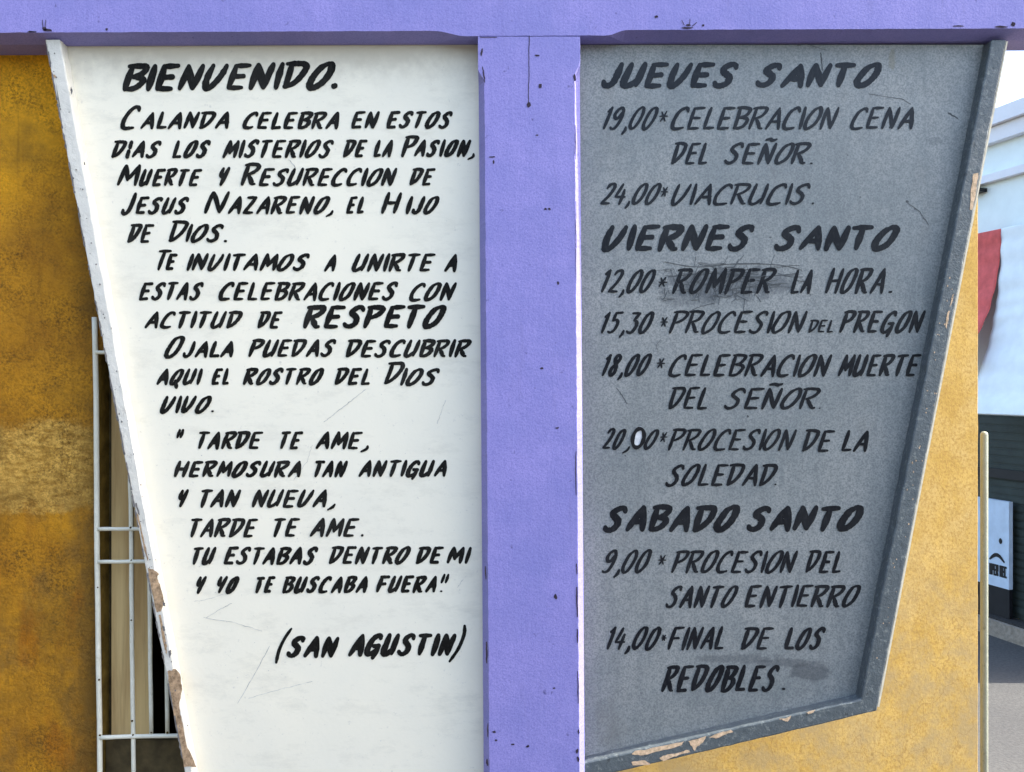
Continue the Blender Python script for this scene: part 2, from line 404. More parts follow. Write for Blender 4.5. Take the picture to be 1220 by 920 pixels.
beam = link("beam", bm, [LILAC, DIRT], frame)

bm = bmesh.new()
secs = []
N = 300
ztop = ZB - 0.0015
for i in range(N + 1):
    z = 0.12 + (ztop - 0.12) * i / N
    vpx = 460 - (z - CZ) / (K * YF)
    xl = (569.7 + (vpx - 100) * 5.8 / 800 - 610) * K * YF
    xr = (691.2 + (vpx - 60) * 5.8 / 840 - 610) * K * YF
    cl = 0.0006 + 0.0165 * ss(82, 98, vpx); cr = 0.0006 + 0.0150 * ss(72, 92, vpx)
    n1 = 0.0012 * noise.noise(Vector((0, 1.7, z * 26))) + 0.0008 * noise.noise(Vector((0, 4.7, z * 90)))
    n2 = 0.0012 * noise.noise(Vector((0, 9.7, z * 24))) + 0.0010 * noise.noise(Vector((0, 6.2, z * 95)))
    secs.append([(xl, YBK, z), (xl, YF + cl * 2.4, z), (xl + cl + n1, YF, z), (xr - cr + n2, YF, z), (xr, YF + cr * 1.1, z), (xr, YBK, z)])
add_loft(bm, secs)
post = link("post", bm, [LILAC, DIRT], frame)

# ------------------------------------------------------------------ flat marks (cracks, chips, scratches) traced as thin paint-thick shapes
def add_flat(bm, pts, y, mi=0, th=0.0):
    vv = [bm.verts.new(P(u, v, y)) for u, v in pts]
    f = bm.faces.new(vv); f.material_index = mi
    f.normal_update()
    if f.normal.y > 0: f.normal_flip()
    bmesh.ops.triangulate(bm, faces=[f])

LAYER = [0]
def lay():
    LAYER[0] = (LAYER[0] + 1) % 12
    return LAYER[0] * 0.00006

def ribbon(bm, pts, ws, y, cap=5):
    """flat brush stroke: pts in photo pixels, ws full widths in photo pixels"""
    n = len(pts)
    if n < 2: return
    yy = y - lay()
    L = []; Rr = []
    for i in range(n):
        a = pts[max(i-1, 0)]; b = pts[min(i+1, n-1)]
        dx, dy = b[0]-a[0], b[1]-a[1]; d = math.hypot(dx, dy) or 1e-6
        nx, ny = -dy/d, dx/d; h = ws[i] * 0.5
        L.append((pts[i][0]+nx*h, pts[i][1]+ny*h)); Rr.append((pts[i][0]-nx*h, pts[i][1]-ny*h))
    def arc(i, j, sgn):
        dx, dy = pts[i][0]-pts[j][0], pts[i][1]-pts[j][1]; d = math.hypot(dx, dy) or 1e-6
        a0 = math.atan2(dy, dx); h = ws[i]*0.5
        return [(pts[i][0]+math.cos(a0+t)*h*(1 if abs(t) > 1 else 0.9), pts[i][1]+math.sin(a0+t)*h) for t in [(-PI/2 + PI*k/cap)*sgn for k in range(1, cap)]]
    vl = [bm.verts.new(P(*p, yy - 5e-5 * i / n)) for i, p in enumerate(L)]; vr = [bm.verts.new(P(*p, yy - 5e-5 * i / n)) for i, p in enumerate(Rr)]
    for i in range(n-1):
        try: bm.faces.new((vl[i], vl[i+1], vr[i+1], vr[i]))
        except ValueError: pass
    e0 = [bm.verts.new(P(*p, yy)) for p in arc(0, 1, 1)]
    e1 = [bm.verts.new(P(*p, yy - 5e-5)) for p in arc(n-1, n-2, 1)]
    try:
        bm.faces.new([vl[0]] + e0[::-1] + [vr[0]] if False else [vr[0]] + e0 [::-1] + [vl[0]])
    except ValueError: pass
    try: bm.faces.new([vl[-1]] + e1[::-1] + [vr[-1]])
    except ValueError: pass

def fix_normals(bm):
    for f in bm.faces:
        f.normal_update()
        if f.normal.y > 0: f.normal_flip()

def wob(pts, amp, n=8):
    out = []
    for (a, b) in zip(pts, pts[1:]):
        for k in range(n):
            t = k / n
            out.append((a[0]+(b[0]-a[0])*t + random.uniform(-amp, amp), a[1]+(b[1]-a[1])*t + random.uniform(-amp, amp)))
    out.append(pts[-1]); return out

def speck(bm, u, v, ru, rv, y, mi=0, n=9):
    ph = random.random()*6
    add_flat(bm, [(u+ru*math.cos(2*PI*k/n+ph)*random.uniform(.6, 1.1), v-rv*math.sin(2*PI*k/n+ph)*random.uniform(.6, 1.1)) for k in range(n)], y, mi)

def mark(name, pts, y, mat, parent):
    b = bmesh.new(); add_flat(b, pts, y); fix_normals(b); return link(name, b, mat, parent)
def line(name, pts, ws, y, mat, parent):
    b = bmesh.new(); ribbon(b, pts, ws, y); fix_normals(b); return link(name, b, mat, parent)
def flecks(name, bm, mat, parent):
    fix_normals(bm); return tag(link(name, bm, mat, parent), kind="stuff")

# cracks, knocks and mould on the frame
bm = bmesh.new()
yq = YF - 0.0012
line('crack', wob([(630.6, 43), (630.2, 80), (629.6, 124)], .35), [0.9]*17, yq, DIRT, post)
line('crack', wob([(572, 44.6), (592, 44.4)], .3), [0.8]*9, yq, DIRT, post)
for p in ((630, 125, 3, 3.4), (643.5, 102.5, 3, 3.2), (650, 249, 2, 1.6), (654.5, 249, 1.8, 1.6), (640, 161, 2.4, 1.2), (640, 66, 4, 1.2), (665, 337, 1.6, 2.4), (645.5, 439, 2, 1.5), (664, 510, 2.6, 1.2), (662, 711, 2.4, 3.4),
          (589, 872, 2.6, 1.8), (611, 887, 2.6, 1.2), (629, 889, 1.6, 1.8), (591, 882, 1.8, 1.2), (586, 187, 5, 1.0), (588, 193, 1.2, 3), (628, 890, 2.0, 1.2), (660, 820, 2, 1.2)):
    speck(bm, *p, yq)
for pts, wd in (([(574.5, 58), (573.5, 66)], 2.2), ([(575, 80), (577, 92), (577.3, 98)], 1.6), ([(578.5, 675), (579, 690)], 1.7), ([(579.5, 765), (580, 790)], 2.2), ([(581, 862), (581, 878)], 1.4),
                ([(684.5, 89), (685, 96)], 3), ([(685.5, 150), (685.7, 190)], 0.9), ([(687, 700), (688, 735)], 2.0), ([(688, 750), (688.3, 766)], 1.6), ([(688.5, 800), (689, 838)], 1.5),
                ([(689.5, 870), (689.5, 874)], 2.2), ([(688, 893), (687.5, 897)], 3.2), ([(688.5, 902), (689, 907)], 3), ([(686, 538), (686.4, 590)], 1.2), ([(687, 672), (687.3, 684)], 1.4), ([(686, 240), (686.4, 330)], 0.7), ([(580, 905), (581, 912)], 2.5)):
    q = wob(pts, .35, 6); line('edge_chip', q, [wd * (0.5 + 0.5 * math.sin(PI * (i + 0.5) / len(q))) for i in range(len(q))], yq, DIRT, post)
flecks('paint_flecks', bm, DIRT, post)
bm = bmesh.new()
yq = YF - 0.0014
for p in ((57, 36, 7, 2.2), (53, 34, 3, 2.6), (127, 35, 2, 1.6), (819, 33.2, 9, 1.3), (820, 30, 3.5, 1.6), (40, 38, 5, 1.2), (36, 38, 4, 1.2), (838, 30, 1.6, 1.6), (782, 20, 3, 1.6), (1192, 32, 9, 1.4), (1207, 29, 3, 3.4), (1142, 31, 8, 1.0)):
    speck(bm, *p, yq)
for pts in ([(51, 33), (50.5, 24)], [(53.5, 32), (54.5, 24)], [(815, 30), (812.5, 24)], [(821, 30), (822, 23)], [(825, 31), (830, 27)]):
    q = wob(pts, .4, 4); ribbon(bm, q, [0.8]*len(q), yq)
flecks('mould_flecks', bm, DIRT, beam)

# ------------------------------------------------------------------ boards
def xz(u, v, y):
    p = P(u, v, y); return (p.x, p.z)
def at_z(a, b, z):
    t = (z - a[1]) / (b[1] - a[1]); return (a[0] + (b[0]-a[0])*t, z)
def subdiv_edges(poly, step=0.02, amp=0.0):
    out = []
    for a, b in zip(poly, poly[1:] + poly[:1]):
        n = max(1, int(math.dist(a, b) / step))
        for k in range(n):
            t = k / n
            j = amp * noise.noise(Vector((a[0]*7 + (b[0]-a[0])*t*40, (a[1]+(b[1]-a[1])*t)*40, 2.2))) if 0 < k else 0
            out.append((a[0]+(b[0]-a[0])*t + j, a[1]+(b[1]-a[1])*t + j))
    return out
ztopb = ZB - 0.001

wb = empty("sign_board", (-0.75, 2.56, 0.34), "white lettered sign board with peeling white rim, left of the lilac post", "sign board", "lettered boards hung under the lilac beam")
i0, i1 = xz(79, 50, YB), xz(235, 912, YB); o0, o1 = xz(54, 50, YR), xz(218, 910, YR)
zlow = 0.36
pr = (574 - 610) * K * YB + 0.02
bm = bmesh.new()
a, b = at_z(i0, i1, ztopb), at_z(i0, i1, zlow)
add_prism(bm, [(a[0]-0.003, a[1]), (b[0]-0.003, b[1]), (pr, zlow), (pr, ztopb)], YB, 2.58)
wpanel = link("panel", bm, WHITE, wb)
bm = bmesh.new()
c, d = at_z(o0, o1, ztopb), at_z(o0, o1, zlow - 0.06)
b2 = at_z(i0, i1, zlow)
add_prism(bm, subdiv_edges([c, d, (pr, zlow-0.06), (pr, zlow), b2, at_z(i0, i1, ztopb)], 0.025, 0.0026), YR, 2.585)
wrim = link("rim", bm, WRIM, wb)
md = wrim.modifiers.new("edge", 'BEVEL'); md.width = 0.003; md.segments = 2; md.limit_method = 'ANGLE'; md.angle_limit = R(50)

gb = empty("sign_board", (0.75, 2.56, 0.6), "grey lettered timetable board with chipped grey rim, right of the lilac post", "sign board", "lettered boards hung under the lilac beam")
ri0, ric = xz(1173, 50, YB), xz(1019, 827, YB); ro0, roc = xz(1199, 52, YR), xz(1045, 847.5, YR)
bi0, bo0 = xz(697, 901, YB), xz(697, 929.5, YR)
pl = (694 - 610) * K * YB - 0.02
def on_x(a, b, x):
    t = (x - a[0]) / (b[0] - a[0]); return (x, a[1] + (b[1]-a[1])*t)
bm = bmesh.new()
A = at_z(ri0, ric, ztopb); e = 0.003
add_prism(bm, [(pl, ztopb), (pl, on_x(bi0, ric, pl)[1]-e), (ric[0]+e, ric[1]-e), (A[0]+e, A[1])], YB, 2.58)
gpanel = link("panel", bm, GREY, gb)
bm = bmesh.new()
add_prism(bm, subdiv_edges([A, ric, on_x(bi0, ric, pl), on_x(bo0, roc, pl), roc, at_z(ro0, roc, ztopb)], 0.025, 0.0026), YR, 2.585)
grim = link("rim", bm, GRIM, gb)
md = grim.modifiers.new("edge", 'BEVEL'); md.width = 0.0045; md.segments = 2; md.limit_method = 'ANGLE'; md.angle_limit = R(50)

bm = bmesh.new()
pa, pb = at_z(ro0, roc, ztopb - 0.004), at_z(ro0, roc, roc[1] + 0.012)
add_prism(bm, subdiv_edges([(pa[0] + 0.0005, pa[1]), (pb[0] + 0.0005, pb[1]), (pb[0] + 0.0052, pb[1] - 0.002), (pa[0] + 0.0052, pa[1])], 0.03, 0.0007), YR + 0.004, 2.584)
link("sunlit_edge_strip", bm, SUNEDGE, gb)  # pale colour stands in for sun on the rim's outer edge

# bare patches where the paint has come off the rims
bm = bmesh.new()
yq = YR - 0.0012
def rag(pts, amp=0.7, n=4):
    out = []
    for a, b in zip(pts, pts[1:] + pts[:1]):
        for k in range(n):
            t = k / n
            out.append((a[0]+(b[0]-a[0])*t + (random.uniform(-amp, amp) if k else 0), a[1]+(b[1]-a[1])*t + (random.uniform(-amp, amp) if k else 0)))
    return out
for pts in ([(176, 677), (183, 679), (189, 683.5), (187.5, 690), (191, 697), (193.5, 707), (195.7, 720), (191, 729), (186.5, 729), (179.5, 696.5)],
            [(199.5, 800), (208.7, 797), (214.5, 803.7), (217, 822), (213.5, 842), (216.5, 859), (219, 870), (222, 887), (229, 902), (234, 914), (219.2, 914), (213.3, 881), (209, 859), (202.6, 824)],
            [(162.5, 612), (164.8, 613), (171, 640), (176.8, 666), (175.6, 668), (168.5, 640)],
            [(189, 733), (191.5, 733), (199, 770), (198.4, 780), (196, 772)],
            [(63, 88.5), (66, 89.5), (68, 92.5), (65, 93)]):
    mark('bare_patch', rag(pts), yq, BARE, wrim)
bm = bmesh.new()
for pts in ([(161, 600), (163, 599), (166.5, 614), (164.2, 612)], [(194, 716), (197, 719), (196.6, 723), (194.4, 722)], [(193, 745), (196, 747), (196.5, 752), (194.3, 752)], [(200.5, 776), (203.5, 774), (204.4, 779), (201.6, 783)],
            [(57, 62), (58.4, 61), (61.2, 76), (60, 77)], [(92, 245), (94, 248), (96.5, 259), (94.3, 257)], [(85, 103), (86.5, 109), (85.5, 113), (83.6, 108)], [(66, 95), (72, 128), (70.6, 128)], [(100, 190), (101.6, 197), (100.4, 197)]):
    mark('dirt_mark', rag(pts, 0.4, 3), yq - 0.0003, GDIRT, wrim)
for k in range(46):
    t = random.random(); vv = 60 + 840 * t
    uu = 54 + 0.1907 * (vv - 50) + random.uniform(2, 15)
    speck(bm, uu, vv, random.uniform(.4, 1.3), random.uniform(.4, 1.6), yq - 0.0003)
for k in range(26):      # dark ragged ribbons along the outer arris
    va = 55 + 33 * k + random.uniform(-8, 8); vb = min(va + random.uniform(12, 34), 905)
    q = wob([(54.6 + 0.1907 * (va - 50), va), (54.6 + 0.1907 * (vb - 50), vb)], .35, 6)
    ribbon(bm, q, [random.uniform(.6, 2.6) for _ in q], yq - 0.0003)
flecks('grime_and_edge_flecks', bm, GDIRT, wrim)

bm = bmesh.new()
for pts in ([(753, 899), (757, 894.5), (771, 893), (800, 886.5), (815, 883.5), (812, 888), (795, 893), (777, 897), (766, 900)],
            [(820, 883.5), (841.6, 877), (838, 884), (831, 889), (828, 895), (824, 889)],
            [(844.6, 878.5), (858, 873), (871, 869.5), (874, 872), (862, 876), (853, 880)],
            [(785.6, 903), (795, 899), (812, 896), (818, 893.5), (823, 896), (808, 900), (797, 904), (790, 907)],
            [(928, 856.5), (936, 856), (943, 852.5), (941, 857), (938, 860), (934, 858.5)],
            [(961, 849), (971.5, 845.7), (969, 849), (963, 851)],
            [(752, 908), (768, 906), (775, 911), (754, 912)],
            [(1160, 207), (1165.5, 206), (1164, 219), (1162.5, 231), (1159, 250), (1155.5, 250), (1157, 224)],
            [(1129, 372), (1132, 370), (1128, 392), (1126.5, 390)], [(1134.5, 352), (1137, 350), (1133, 364), (1131.5, 366)]):
    mark('bare_patch', rag(pts, 0.6), yq, BARE_L, grim)
for k in range(40):
    t = random.random(); vv = 330 + 500 * t
    uu = 1199 - 0.1945 * (vv - 52) - random.uniform(2, 15)
    speck(bm, uu, vv, random.uniform(.4, 1.1), random.uniform(.4, 1.5), yq)
flecks('bare_flecks', bm, BARE_L, grim)

# ------------------------------------------------------------------ brush lettering: a stroke alphabet
# every glyph: (advance, [strokes]); a stroke is ('l', points) with corners or ('c', points) smoothed
G = {
'A': (.60, [('l', [(0, 0), (.36, 1)]), ('l', [(.36, .98), (.52, 0)]), ('l', [(.15, .34), (.50, .36)])]),
'B': (.60, [('l', [(.04, 0), (.07, .98)]), ('c', [(-.03, .99), (.26, 1.0), (.48, .94), (.46, .74), (.32, .59), (.12, .53)]), ('c', [(.14, .53), (.40, .50), (.50, .36), (.40, .12), (.22, .01), (.02, .01)])]),
'C': (.52, [('c', [(.50, .84), (.45, .97), (.32, .97), (.14, .78), (.02, .42), (.02, .12), (.12, 0), (.28, .0), (.46, .05)])]),
'D': (.60, [('l', [(.04, 0), (.09, .98)]), ('c', [(-.06, .99), (.20, 1.0), (.46, .97), (.53, .82), (.46, .52), (.30, .22), (.10, .02), (.02, .01)])]),
'E': (.52, [('l', [(.07, .98), (.02, .02)]), ('l', [(.05, .98), (.48, 1.0)]), ('l', [(.06, .51), (.38, .53)]), ('l', [(.02, .01), (.42, .03)])]),
'F': (.50, [('l', [(.07, .98), (.01, 0)]), ('l', [(.02, .98), (.50, 1.0)]), ('l', [(.06, .50), (.38, .52)])]),
'G': (.58, [('c', [(.50, .84), (.45, .97), (.32, .97), (.14, .78), (.02, .42), (.02, .12), (.12, 0), (.26, .04), (.42, .22)]), ('l', [(.28, .42), (.52, .44)]), ('l', [(.50, .44), (.36, -.20)])]),
'H': (.60, [('l', [(.05, 1), (.0, 0)]), ('l', [(.52, 1), (.46, 0)]), ('l', [(.05, .48), (.48, .52)])]),
'I': (.20, [('l', [(.06, 1), (.04, 0)])]),
'J': (.46, [('c', [(.40, 1), (.37, .55), (.30, .16), (.18, .0), (.05, .04), (.0, .18)])]),
'L': (.44, [('l', [(.07, 1), (.02, .02)]), ('l', [(.02, .01), (.40, .04)])]),
'M': (.76, [('l', [(0, 0), (.12, .98)]), ('l', [(.13, .98), (.28, .26)]), ('l', [(.28, .26), (.58, .98)]), ('l', [(.58, .98), (.60, 0)])]),
'N': (.62, [('l', [(0, 0), (.07, .98)]), ('l', [(.08, .98), (.38, .04)]), ('l', [(.39, .02), (.50, 1)])]),
'O': (.58, [('c', [(.36, .99), (.20, .86), (.06, .52), (.0, .20), (.06, .01), (.20, .03), (.38, .24), (.50, .62), (.50, .92), (.40, 1.0), (.30, .96)])]),
'P': (.52, [('l', [(.07, .98), (.0, 0)]), ('c', [(-.04, .98), (.22, 1.0), (.46, .97), (.48, .80), (.36, .60), (.10, .44)])]),
'Q': (.58, [('c', [(.36, .99), (.20, .86), (.06, .52), (.0, .20), (.06, .01), (.20, .03), (.38, .24), (.50, .62), (.50, .92), (.40, 1.0), (.30, .96)]), ('l', [(.26, .20), (.40, -.22)])]),
'R': (.58, [('l', [(.07, .98), (.0, 0)]), ('c', [(-.05, .97), (.22, 1.0), (.47, .97), (.48, .80), (.34, .60), (.12, .48)]), ('c', [(.16, .48), (.30, .22), (.40, .04), (.50, .02)])]),
'S': (.52, [('c', [(.50, .84), (.46, .97), (.32, .98), (.16, .84), (.14, .68), (.26, .55), (.36, .40), (.34, .16), (.20, .01), (.04, .02), (-.03, .12)])]),
'T': (.50, [('l', [(.24, .96), (.18, 0)]), ('l', [(-.02, .97), (.50, 1.0)])]),
'U': (.58, [('c', [(.08, 1), (.02, .50), (.0, .16), (.08, .0), (.24, .06), (.40, .30)]), ('l', [(.50, 1), (.40, .04)])]),
'V': (.56, [('c', [(.08, 1), (.02, .50), (.02, .14), (.08, .0), (.20, .08), (.36, .42), (.46, .78), (.50, 1)])]),
'W': (.8, [('l', [(.05, 1), (.05, 0)]), ('l', [(.05, 0), (.4, .8)]), ('l', [(.4, .8), (.4, 0)]), ('l', [(.4, 0), (.75, 1)])]),
'Y': (.52, [('c', [(.06, .98), (.02, .70), (.08, .52), (.22, .50), (.38, .62)]), ('l', [(.48, 1), (.22, 0)])]),
'Z': (.52, [('l', [(.04, .98), (.46, 1.0)]), ('l', [(.46, .98), (.0, .02)]), ('l', [(.0, .01), (.44, .03)])]),
'0': (.54, [('c', [(.32, 1.0), (.16, .84), (.04, .50), (.0, .18), (.08, .0), (.22, .06), (.38, .34), (.46, .70), (.44, .94), (.34, 1.0), (.26, .95)])]),
'1': (.30, [('l', [(.02, .80), (.18, .98)]), ('l', [(.18, 1), (.06, 0)])]),
'2': (.50, [('c', [(.08, .80), (.20, .98), (.38, .98), (.42, .80), (.28, .42), (.0, .02)]), ('l', [(.0, .01), (.40, .03)])]),
'3': (.48, [('l', [(.06, .98), (.44, 1)]), ('l', [(.44, .98), (.20, .62)]), ('c', [(.20, .62), (.36, .56), (.38, .32), (.24, .06), (.08, .0), (-.02, .08)])]),
'4': (.50, [('l', [(.22, 1), (.0, .36)]), ('l', [(.0, .34), (.46, .34)]), ('l', [(.36, .70), (.28, 0)])]),
'5': (.48, [('l', [(.46, 1), (.16, .98)]), ('l', [(.14, .98), (.08, .58)]), ('c', [(.08, .58), (.28, .62), (.36, .44), (.28, .14), (.12, .0), (-.02, .06)])]),
'8': (.46, [('c', [(.40, .86), (.28, 1.0), (.14, .86), (.16, .64), (.28, .46), (.28, .16), (.12, .0), (.0, .14), (.06, .38), (.24, .58), (.38, .76), (.40, .90), (.34, .98)])]),
'9': (.50, [('c', [(.42, .80), (.34, 1.0), (.16, .92), (.06, .68), (.14, .50), (.28, .56), (.42, .84)]), ('c', [(.44, .92), (.40, .46), (.24, .08), (.08, .0), (.0, .06)])]),
',': (.22, [('c', [(.10, .10), (.08, -.06), (-.02, -.22)])]),
'.': (.18, [('l', [(.04, .03), (.07, .04)])]),
'"': (.30, [('l', [(.04, 1), (.0, .45)]), ('l', [(.24, 1), (.20, .45)])]),
'*': (.46, [('l', [(.04, .5), (.38, .5)]), ('l', [(.12, .22), (.28, .80)]), ('l', [(.30, .24), (.10, .76)])]),
'(': (.40, [('c', [(.34, 1.12), (.12, .74), (.0, .26), (.02, -.24)])]),
')': (.40, [('c', [(.20, 1.14), (.28, .80), (.20, .26), (-.06, -.22)])]),
'!': (.22, [('l', [(.08, 1), (.07, .62)]), ('l', [(.06, .40), (.04, 0)])]),
}
NT_ = G['N']; G['Ñ'] = (NT_[0], NT_[1] + [('c', [(.04, 1.20), (.18, 1.25), (.32, 1.20), (.46, 1.25)])])

def smooth_pts(p, n=5):
    if len(p) < 3: return p
    out = []
    q = [p[0]] + list(p) + [p[-1]]
    for i in range(1, len(q) - 2):
        a, b, c, d = q[i-1], q[i], q[i+1], q[i+2]
        for k in range(n):
            t = k / n
            out.append(tuple(0.5*((2*b[j]) + (-a[j]+c[j])*t + (2*a[j]-5*b[j]+4*c[j]-d[j])*t*t + (-a[j]+3*b[j]-3*c[j]+d[j])*t**3) for j in (0, 1)))
    out.append(p[-1]); return out

def letter(bm, ch, ox, base, sx, cap, pen, shear, y, thin=0.58):
    g = G[ch]
    jx, jy = random.uniform(-.012, .012) * cap, random.uniform(-.02, .02) * cap
    js = shear + random.uniform(-.025, .025); jp = pen * random.uniform(.94, 1.06)
    for kind, pts in g[1]:
        pts = [(a + random.uniform(-.012, .012), b + random.uniform(-.014, .014)) for a, b in pts]
        q = [(ox + a * sx + js * b * cap + jx, base - b * cap + jy) for a, b in pts]
        if kind == 'c': q = smooth_pts(q)
        else:
            (ax, ay), (bx, by) = q; bend = random.uniform(-.02, .02) * cap
            q = [(ax + (bx-ax)*t + bend*math.sin(PI*t), ay + (by-ay)*t) for t in (0, .2, .4, .6, .8, 1)]
        ws = []
        n = len(q)
        tot = sum(math.dist(a, b) for a, b in zip(q, q[1:])); acc = 0
        for i in range(n):
            a = q[max(i-1, 0)]; b = q[min(i+1, n-1)]
            th = math.atan2(-(b[1]-a[1]), b[0]-a[0]) - R(22)
            wd = jp * math.sqrt(math.sin(th)**2 + (thin*math.cos(th))**2)
            if i: acc += math.dist(q[i-1], q[i])
            e = min(acc, tot - acc) / max(pen * 0.9, 1e-3)
            wd *= (0.66 + 0.34 * min(1, e)) if tot > pen * 1.5 else 0.9
            ws.append(wd * random.uniform(.91, 1.08))
        # keep the stroke's ends inside the letter height
        ribbon(bm, q, ws, y)

def word(bm, text, x0, x1, base, cap, pen, y, shear=0.23, base1=None, thin=0.58, gap=0.10):
    ext = [max(p[0] for k, st in G[c][1] for p in st) for c in text]
    gpx = pen * gap
    nat = sum(ext)
    lean = {'*': 0.0, '"': 0.45, '.': 0, ',': 0.2}.get(text[-1], 1.0)
    avail = (x1 - x0) - shear * (cap - pen * 0.56) * lean - pen * 0.85 - gpx * (len(text) - 1)
    if text == '*': x0 -= shear * cap * 0.5
    if text == '"': x0 -= shear * cap * 0.55
    if text in ('.', ',', '!', '(', ')', 'I', '1'):
        avail = max(avail, nat * cap * 0.7)
    sx = avail / nat
    x = x0 + pen * 0.42
    for i, c in enumerate(text):
        b = base if base1 is None else base + (base1 - base) * (x - x0) / (x1 - x0)
        letter(bm, c, x, b - pen * 0.28, sx, cap - pen * 0.56, pen, shear, y, thin)
        g2 = gpx
        if i + 1 < len(text) and (c in 'LT' and text[i+1] in 'ATVY' or c in 'AFTP' and text[i+1] == 'A'): g2 -= pen * 0.3
        x += ext[i] * sx + g2

YT = YB - 0.0010
# (text, left, right, baseline, cap height, pen width)
SM, BG_, HD = 5.6, 5.6, 9.6
left_lines = [
 ('heading', [("BIENVENIDO.", 143, 403, 109.5, 33, 9.4, 106)]),
 ('lettering', [("C", 142, 170, 155, 29, 5.8), ("ALANDA", 166, 279, 154, 21, SM), ("CELEBRA", 288, 408, 154, 21, SM), ("EN", 417, 454, 153.5, 21, SM), ("ESTOS", 459, 541, 153.5, 21, SM)]),
 ('lettering', [("D!AS", 131, 193, 188.5, 21, SM), ("LOS", 204, 252, 188.5, 21.5, SM), ("MISTERIOS", 264, 399, 188.5, 22, SM), ("DE", 407, 439, 188, 21.5, SM), ("LA", 444, 473, 187.5, 21, SM), ("P", 477, 500, 187.5, 26, SM), ("ASION", 492, 562, 187, 21, SM), (",", 558, 567, 187, 22, 4.4)]),
 ('lettering', [("M", 138, 170, 222, 26, SM), ("UERTE", 165, 242, 222, 21, SM), ("Y", 257, 275, 221.5, 23, SM), ("R", 286, 312, 221.5, 27, SM), ("ESURECCION", 307, 475, 222, 22, SM), ("DE", 486, 520, 221.5, 21, SM)]),
 ('lettering', [("J", 143, 164, 256, 27, SM), ("ESUS", 160, 227, 255.5, 21, SM), ("N", 242, 275, 255, 27, SM), ("AZARENO", 270, 394, 255.5, 22, SM), (",", 389, 399, 255, 22, 4.4), ("EL", 411, 439, 255, 21, SM), ("H", 453, 480, 255, 26, SM), ("IJO", 482, 524, 255.5, 22, SM)]),
 ('lettering', [("DE", 150, 185, 290, 23, SM), ("D", 199, 226, 289, 26, SM), ("IOS", 219, 268, 289, 22, SM), (".", 265, 271, 289, 22, 4)]),
 ('lettering', [("T", 182, 206, 322.5, 25, SM), ("E", 196, 213, 322.5, 20, SM), ("INVITAMOS", 220, 372, 323, 21, SM), ("A", 385, 404, 323.5, 21, SM), ("UNIRTE", 418, 520, 324, 22, SM), ("A", 528, 549, 324, 22, SM)]),
 ('lettering', [("ESTAS", 164, 246, 358, 22, SM), ("CELEBRACIONES", 259, 476, 358.5, 22.5, SM), ("CON", 486, 545, 359, 22.5, SM)]),
 ('lettering', [("ACTITUD", 171, 290, 391.5, 21, SM), ("DE", 305, 338, 392, 21, SM), ("RESPETO", 360, 532, 391.5, 28, 8.2)]),
 ('lettering', [("O", 195, 221, 427, 27, 5.8), ("JALA", 216, 284, 426, 20, SM), ("PUEDAS", 295, 402, 425.5, 21.5, SM), ("DESCUBRIR", 410, 562, 426, 21.5, SM)]),
 ('lettering', [("AQUI", 185, 243, 459, 20, SM), ("EL", 251, 278, 459, 20, SM), ("ROSTRO", 288, 387, 459, 20.5, SM), ("DEL", 397, 446, 459, 20.5, SM), ("D", 456, 483, 458.5, 27, SM), ("IOS", 475, 525, 459.5, 21, SM)]),
 ('lettering', [("VIVO", 190, 253, 492.5, 21, SM), (".", 250, 255, 492, 20, 3.4)]),
 ('lettering', [('"', 210, 221, 529, 18, 4.6), ("TARDE", 231, 317, 535.5, 21.5, SM), ("TE", 330, 362, 535.5, 21.5, SM), ("AME", 375, 434, 535.5, 21.5, SM), (",", 431, 441, 535, 24, 4.6)]),
 ('lettering', [("HERMOSURA", 206, 363, 569, 20, SM), ("TAN", 370, 417, 569, 20.5, SM), ("ANTIGUA", 426, 536, 568.5, 20.5, SM)]),
 ('lettering', [("Y", 209, 226, 605, 22, SM), ("TAN", 234, 290, 605, 22, SM), ("NUEVA", 299, 394, 605, 22, SM), (",", 391, 401, 604, 22, 4.4)]),
 ('lettering', [("TARDE", 222, 311, 640.5, 23, SM), ("TE", 321, 359, 640, 23, SM), ("AME", 368, 430, 640, 23, SM), (".", 428, 434, 640, 22, 4.6)]),
 ('lettering', [("TU", 225, 259, 673, 21.5, SM), ("ESTABAS", 265, 382, 673, 21.5, SM), ("DENTRO", 390, 490, 672.5, 21.5, SM), ("DE", 494, 530, 672, 21, SM), ("MI", 531, 563, 672, 20.5, SM)]),
 ('lettering', [("Y", 230, 247, 708, 22, SM), ("YO", 255, 286, 707.5, 21, SM), ("TE", 301, 329, 707, 20, SM), ("BUSCABA", 335, 441, 707, 20.5, SM), ("FUERA", 447, 524, 706.5, 20.5, SM), (".", 522, 527, 706, 20, 3.4), ('"', 525, 537, 703, 20, 4.6)]),
 ('lettering', [("(", 329, 348, 783, 32, 4.6), ("SAN", 340, 406, 784, 26, 8.0), ("AGUSTIN", 413, 545, 782, 27, 8.0), (")", 537, 554, 782, 34, 4.6)]),
]
RT = 4.7
